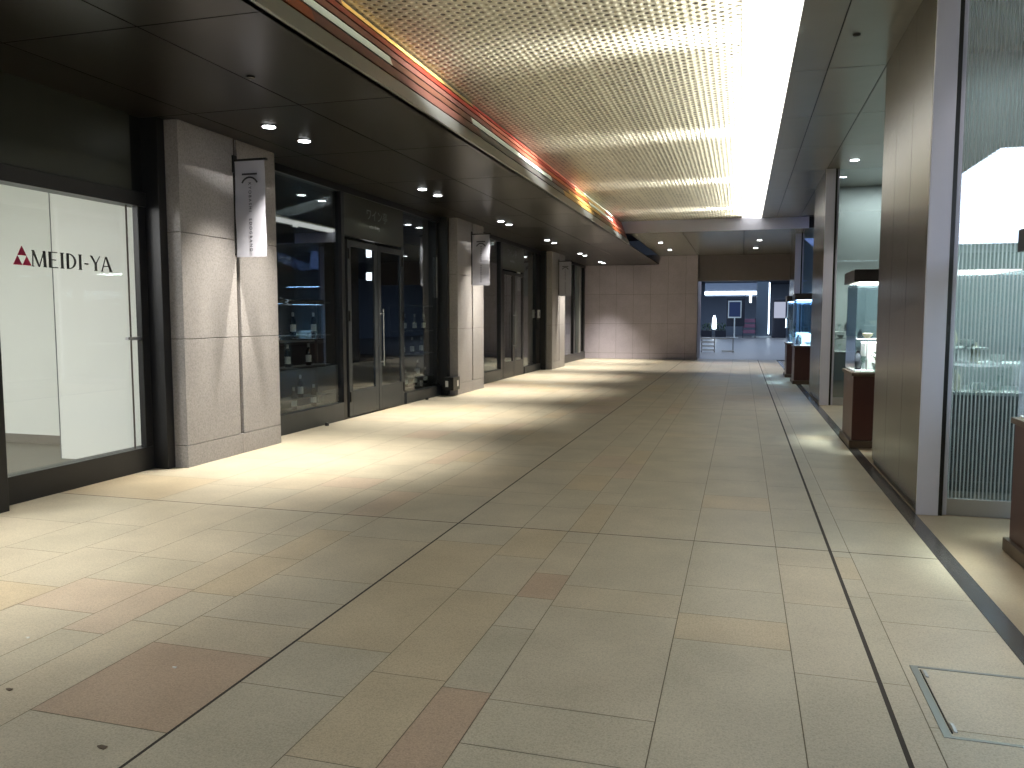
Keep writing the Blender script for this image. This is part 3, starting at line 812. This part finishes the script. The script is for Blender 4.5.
V_TALL = [(.03, 0), (.035, .01), (.045, .06), (.035, .12), (.018, .15), (.022, .17)]
V_BOWL = [(.02, 0), (.025, .008), (.055, .04), (.062, .065), (.058, .065), (.03, .02)]
V_CUP = [(.025, 0), (.03, .005), (.034, .07), (.031, .07), (.026, .01)]
V_GOB = [(.028, 0), (.028, .004), (.005, .012), (.005, .06), (.026, .085), (.03, .13), (.027, .13), (.005, .07)]
PR = {'vase': V_TALL, 'bowl': V_BOWL, 'cup': V_CUP, 'goblet': V_GOB}
for k, (a, b) in enumerate(BL):
    y = a + .35
    nm = ('behind the ribbed glass', 'behind the second display window', 'behind the farthest display window')[k]
    c = thing('display_counter', 'grey display counter with white top %s' % nm, 'counter', (2.45, y + .45, 0))
    MB().box((-.84, -.35, .0), (1.0, .35, .92), M['disp_grey']).build('counter_body', c, .004)
    MB().box((-.84, -.37, .92), (1.0, .36, .945), M['disp']).build('counter_top', c, .003)
    for j, (z, x1) in enumerate(((1.17, .0), (1.30, -.45))):
        s = thing('glass_shelf', 'white shelf %s %s' % (('lower', 'upper')[j], nm), 'shelf', (2.45, y + .45, z), 'shelves in the display windows')
        MB().box((-.80, -.12, -.015), (x1, .30, 0), M['disp']).build('shelf_board', s, .002)
        for q in (-.78, x1 - .03): MB().box((q, -.10, -(.225 if j == 0 else .115)), (q + .012, -.088, -.015), M['steel']).build('shelf_post', s)
    area('display_wash', (2.6, y + 1.1, 3.9), (0, .35, -1), 1.4, .5, (12, 55, 30)[k], ((.9, 1, 1), (1, .97, .86), (.35, .5, 1))[k])
    area('display_light', (2.45, y + .5, 2.6), (0, 0, -1), 1.6, .4, (95, 130, 50)[k], ((.95, 1, .95), (1, 1, .86), (.45, .65, 1))[k])
    kinds = [('vase', 'ceramic', 'cream'), ('goblet', 'cglass', 'clear'), ('cup', 'dceramic', 'dark'), ('bowl', 'disp', 'white'), ('vase', 'dceramic', 'dark')]
    cnt = 0
    for (z, xs, pl) in ((.947, (-.72, -.55, -.4, -.2, -.02, .18), 'counter top'), (1.172, (-.68, -.52, -.34, -.16), 'lower shelf'), (1.302, (-.7, -.58), 'upper shelf')):
        for i, xx in enumerate(xs):
            kd, mm, cw = kinds[(cnt * 2 + i + k) % 5]; cnt += 1
            lab = '%s %s on the %s %s, number %s from the metal wall' % (cw, kd, pl, nm, ('one', 'two', 'three', 'four', 'five', 'six')[i])
            lab = '%s %s %s on the %s %s' % (('first', 'second', 'third', 'fourth', 'fifth', 'sixth')[i], cw, kd, pl, nm)
            vase('display_' + kd, PR[kd], M[mm], (2.45 + xx, y + .45 - (.22 if pl == 'counter top' else -.05), z), lab, kd, 'wares in the display windows')


# showcases
def make_showcase(label, x, y, group, w=.62, d=.9):
    """origin: nearest corner on the corridor side at floor level"""
    t = thing('glass_showcase', label, 'showcase', (x, y, 0), group)
    MB().box((-.03, -.03, .003), (w + .03, d + .03, .09), M['plinth']).build('plinth', t, .006)
    MB().box((0, 0, .09), (w, d, .86), M['wood']).build('pedestal', t, .006)
    MB().box((-.02, -.02, .86), (w + .02, d + .02, .90), M['plinth']).build('pedestal_top', t, .004)
    MB().box((.02, .02, .90), (w - .02, d - .02, .915), M['disp']).build('display_base', t)
    g = .008
    MB().box((.01, .01, .915), (w - .01, .01 + g, 1.965), M['glass_c']).build('glass_pane', t)
    MB().box((.01, d - .01 - g, .915), (w - .01, d - .01, 1.965), M['glass_c']).build('glass_pane', t)
    MB().box((.01, .01 + g, .915), (.01 + g, d - .01 - g, 1.965), M['glass_c']).build('glass_pane', t)
    MB().box((w - .01 - g, .01 + g, .915), (w - .01, d - .01 - g, 1.965), M['glass_c']).build('glass_pane', t)
    MB().box((-.03, -.03, 1.975), (w + .03, d + .03, 2.12), M['hood']).build('hood', t, .006)
    MB().box((.03, .03, 1.966), (w - .03, d - .03, 1.974), M['lamp_panel']).build('lamp_panel', t)
    area('showcase_beam', (w / 2, d / 2, 1.96), (0, 0, -1), w - .12, d - .12, 60, (.97, 1, .92), 50, t)
    return t


M['lamp_panel'] = emit('showcase_lamp', (.97, 1, .92, 1), 7.0)
M['lamp_blue'] = emit('showcase_lamp_blue', (.42, .68, 1, 1), 7.0)
cases = [(1.74, 5.0, 'glass showcase at the edge of the view, dark pedestal before the ribbed window'), (1.29, 10.2, 'tall lit glass showcase on a dark wooden pedestal past the nearest metal wall block'),
         (1.2, 19.7, 'far blue lit glass showcase, nearer of the two beyond the second metal block'), (1.14, 21.9, 'far glass showcase, farther of the two beyond the second metal block')]
S0 = None
for i, (x, y, lab) in enumerate(cases):
    if i == 0: S0 = make_showcase(lab, x, y, 'glass showcases along the display windows')
    else:
        s = copy_tree(S0); s.location = (x, y, 0); s['label'] = lab
        if i >= 2:
            for c in s.children:
                if c.type == 'LIGHT': c.data = c.data.copy(); c.data.color = (.5, .75, 1)
                if c.name.startswith('lamp_panel'): c.data = c.data.copy(); c.data.materials[0] = M['lamp_blue']
    pl = ('in the showcase before the ribbed window', 'in the tall lit showcase', 'in the nearer far showcase', 'in the farther far showcase')[i]
    for j, (dx, dy, kd, mm, cw) in enumerate([(.12, .15, 'goblet', 'cglass', 'clear'), (.3, .2, 'bowl', 'disp', 'white'), (.48, .16, 'vase', 'ceramic', 'cream'), (.1, .45, 'vase', 'dceramic', 'dark'), (.36, .32, 'cup', 'disp', 'white'), (.1, .7, 'goblet', 'cglass', 'clear')]):
        lab2 = '%s %s %s, %s' % (cw, kd, pl, 'near the front glass' if j < 3 else 'towards the back')
        if j == 5: lab2 = 'clear goblet %s, farthest from the viewer' % pl
        o = vase('display_' + kd, PR[kd], M[mm], (x + dx, y + dy, .916), lab2, kd, 'wares in the showcases')
        o.scale = (1.25, 1.25, 1.35)
    rs = thing('display_riser', 'white display block %s' % pl, 'display block', (x + .38, y + .62, .916), 'white display blocks')
    MB().box((-.2, -.2, 0), (.2, .2, (.2, .33, .24, .24)[i]), M['disp']).build('block', rs, .004)
    if i == 1:
        for j, (dx, dy, z) in enumerate([(.17, .22, 1.30), (.42, .26, 1.45)]):
            s = thing('glass_shelf', ('lower', 'upper')[j] + ' slim shelf inside the tall lit showcase', 'shelf', (x + dx, y + dy, z), 'shelves in the tall showcase')
            MB().box((-.12, -.12, -.008), (.12, .12, 0), M['disp']).build('shelf_board', s)
            MB().tube((0, 0, -(z - .916)), (0, 0, -.008), .008, M['steel']).build('shelf_post', s)
            vase('display_bowl', V_BOWL, M['ceramic'], (x + dx, y + dy, z + .001), 'cream bowl on the %s shelf of the tall lit showcase' % ('lower', 'upper')[j], 'bowl', 'wares in the showcases')
        pt = thing('leafy_sprig', 'small green leafy sprig in the tall lit showcase', 'plant', (x + .26, y + .12, .916))
        MB().lathe(V_CUP, M['cglass'], n=14).build('holder', pt, smooth=True)
        rr = random.Random(3); lf = MB()
        for q in range(26):
            a = rr.uniform(0, 6.28); r = rr.uniform(.01, .07); z = rr.uniform(.08, .24)
            c = Vector((r * math.cos(a), r * math.sin(a), z)); u = Vector((math.cos(a), math.sin(a), .5)).normalized() * .028; v = Vector((-math.sin(a), math.cos(a), 0)) * .012
            lf.prism([tuple(c - u), tuple(c + v), tuple(c + u), tuple(c - v)], (0, 0, .0015), M['green'])
        lf.tube((0, 0, .01), (0, 0, .2), .003, M['green']); lf.build('leaves', pt)
# cool blue display glow of the third alcove
area('blue_alcove_light', (2.6, 20.5, 3.9), (-.2, .3, -1), 1.6, 3.0, 16, (.3, .45, 1.0))

# ------------------------------------------------------------------ floor hatch and small litter
h = thing('floor_hatch', 'square paved floor hatch with thin metal edging near the threshold band', 'hatch', (.755, 3.16, 0))
MB().box((0, 0, -.01), (.03, .64, .003), M['grey_trim']).box((.03, 0, -.01), (.47, .016, .003), M['grey_trim']).box((.03, .624, -.01), (.47, .64, .003), M['grey_trim']).build('metal_edging', h)
MB().box((.034, .04, .0), (.039, .60, .004), M['joint']).build('edging_groove', h)
for yy in (.05, .53): MB().box((.045, yy, .001), (.058, yy + .07, .004), M['steel']).build('lifting_slot', h)
for (x, y, s, m, lab) in [(-2.19, 2.24, .018, 'plinth', 'dry brown leaf scrap on the paving at the lower left'), (-2.91, 2.50, .014, 'plinth', 'smaller brown scrap on the paving beside the left edge'),
                          (-2.39, 2.87, .009, 'label', 'tiny white paper scrap on the reddish brown slab'), (-3.30, 2.95, .009, 'label', 'tiny white paper scrap on the pale slab at the left')]:
    pts = [(s * (1 + .35 * math.sin(i * 2.1)) * math.cos(i * math.pi / 4), .7 * s * (1 + .3 * math.cos(i * 1.7)) * math.sin(i * math.pi / 4), 0) for i in range(8)]
    tag(MB().prism(pts, (0, 0, .004), M[m]).build('paper_scrap' if m == 'label' else 'leaf_scrap', loc=(x, y, .0005)), lab, 'litter')

# ------------------------------------------------------------------ lobby seen through the far opening
LB = {'wall': plain('lobby_wall', srgb(150, 160, 176), .6), 'pillar': plain('lobby_pillar', srgb(104, 118, 130), .5), 'dark': plain('lobby_dark', srgb(42, 44, 56), .5),
      'floor': plain('lobby_floor', srgb(140, 138, 138), .35), 'pink': plain('pink_board', srgb(160, 112, 134), .6), 'glow': emit('cool_tube', (.75, .88, 1, 1), 6.0), 'blue': plain('blue_poster', srgb(58, 72, 112), .5)}
struct(box('floor_lobby', (-16, 31.0, -.2), (16, 76, 0), LB['floor']))
struct(box('ceiling_lobby', (-16, 31.0, 4.5), (16, 76, 4.7), LB['dark']))
struct(box('wall_lobby_back', (-16, 74, 0), (16, 74.3, 4.5), LB['wall']))
struct(box('wall_lobby_left', (-16.3, 31, 0), (-16, 76, 4.5), LB['wall']))
struct(box('wall_lobby_right', (16, 31, 0), (16.3, 76, 4.5), LB['wall']))
struct(box('wall_lobby_reveal', (-1.9, 30.6, 0), (-1.6, 33.0, 4.5), M['granite_w']))
area('lobby_light', (0, 55, 4.4), (0, 0, -1), 14, 30, 1300, (.55, .72, 1))
area('lobby_light_near', (-1, 35, 4.4), (0, 0, -1), 5, 5, 120, (.8, .85, 1))
t = thing('lobby_pillar', 'wide grey pillar with a glowing edge in the blue lobby', 'pillar', (1.53, 66, 0))
MB().box((-.45, -.45, 0), (.45, .45, 4.5), LB['pillar']).build('shaft', t, .02)
MB().box((.45, -.47, .3), (.53, -.3, 4.3), LB['glow']).build('light_tube', t)
MB().lathe([(.75, 0), (.75, .12), (.6, .14)], M['disp'], (0, 0, 0), 28).build('round_base', t, smooth=True)
t = thing('light_canopy', 'long glowing canopy band over the shops in the blue lobby', 'canopy', (-.9, 68, 3.3))
MB().box((-2.1, 0, 0), (2.0, .5, 1.2), LB['wall']).build('canopy_body', t, .02)
MB().box((-2.1, -.05, .15), (2.0, 0, .42), LB['glow']).build('light_band', t)
MB().box((1.45, -.06, -.5), (1.62, 0, .1), LB['glow']).build('light_band', t)
t = thing('poster_stand', 'dark board with a square white framed poster on a thin stand in the lobby', 'sign', (-.55, 64, 0))
MB().box((-.6, .02, .9), (.75, .08, 3.05), LB['dark']).build('backing_board', t)
MB().box((-.42, -.02, 1.62), (.42, .02, 2.82), LB['blue']).build('poster_sheet', t)
fr = MB()
for a_, b_ in (((-.5, -.05, 1.55), (.5, .02, 1.65)), ((-.5, -.05, 2.78), (.5, .02, 2.88)), ((-.5, -.05, 1.65), (-.42, .02, 2.78)), ((.42, -.05, 1.65), (.5, .02, 2.78))): fr.box(a_, b_, M['disp'])
fr.build('white_frame', t); MB().box((-.05, -.05, 0), (.05, .02, 1.55), M['disp']).box((-.3, -.2, 0), (.3, .2, .05), M['disp']).build('stand', t)
t = thing('display_rack', 'low pink display rack right of the framed poster in the lobby', 'rack', (.55, 65, 0))
for z in (.35, .8, 1.2): MB().box((-.45, -.2, z), (.45, .2, z + .28), LB['pink']).build('rack_tray', t, .02)
for q in (-.48, .45): MB().box((q, -.2, 0), (q + .04, .2, 1.55), LB['dark']).build('rack_post', t)
for i, (x, lab) in enumerate([(-2.6, 'dark planter box in the lobby, leftmost'), (-1.55, 'dark planter box in the lobby, left of the poster stand')]):
    t = thing('planter_box', lab, 'planter', (x, 63, 0), 'planter boxes in the lobby')
    MB().box((-.4, -.2, .1), (.4, .2, .6), LB['dark']).box((-.4, -.2, 0), (-.34, .2, .1), M['steel']).box((.34, -.2, 0), (.4, .2, .1), M['steel']).build('box', t, .01)
    rr = random.Random(i); f = MB()
    for q in range(60):
        c = Vector((rr.uniform(-.35, .35), rr.uniform(-.15, .15), rr.uniform(.6, 1.15))); u = Vector((rr.uniform(-1, 1), rr.uniform(-1, 1), rr.uniform(.2, 1))).normalized() * .12; v = u.cross(Vector((0, 0, 1))).normalized() * .05
        f.prism([tuple(c - u), tuple(c + v), tuple(c + u), tuple(c - v)], (0, 0.004, 0), M['green'])
    f.build('leaves', t)
t = thing('lit_column_lamp', 'small bright standing lamp between the planter boxes in the lobby', 'lamp', (-2.05, 63.5, 0))
MB().lathe([(.16, 0), (.16, .04), (.03, .06), (.03, .7)], M['steel'], n=16).build('lamp_base', t, smooth=True)
MB().lathe([(.14, .7), (.17, .9), (.13, 1.5), (.05, 1.75)], LB['glow'], n=16).build('lamp_shade', t, smooth=True)
t = thing('vending_machine', 'lit vending machine beyond the lobby pillar', 'vending machine', (2.9, 66, 0))
MB().box((-.6, -.3, 0), (.6, .4, 3.0), LB['dark']).build('cabinet', t, .02)
MB().box((-.5, -.31, 1.55), (.35, -.3, 2.8), emit('machine_window', (.72, .78, 1, 1), .6)).build('display_window', t)
MB().box((.38, -.31, .8), (.5, -.3, 1.5), LB['glow']).build('lit_panel', t)
# striped slatted bench just past the opening
t = thing('slatted_bench', 'low bench of white slats just beyond the far opening', 'bench', (-1.0, 37, 0))
for z in (.08, .26, .44, .60): MB().box((-.75, -.03, z), (-.15, .03, z + .06), M['disp']).build('slat', t, .004)
for q in (-.75, -.19): MB().box((q, 0, 0), (q + .04, .3, .68), M['steel']).build('bench_leg', t)
MB().box((.15, -.03, .03), (.7, .03, .10), M['disp']).build('slat', t, .004)
MB().box((-.75, 0.03, .62), (.7, .35, .66), M['steel']).build('seat', t)
MB().box((.62, 0, 0), (.66, .3, .62), M['steel']).build('bench_leg', t)

# outer shell behind the viewer
struct(box('wall_left_rear', (-6.0, -40, 0), (-5.8, -4, 4.6), M['granite_w']))
struct(box('wall_rear', (-8.4, -40.2, 0), (12, -40, 4.8), M['granite_w']))
struct(box('wall_right_rear', (12, -40, 0), (12.2, 0, 4.8), M['granite_w']))
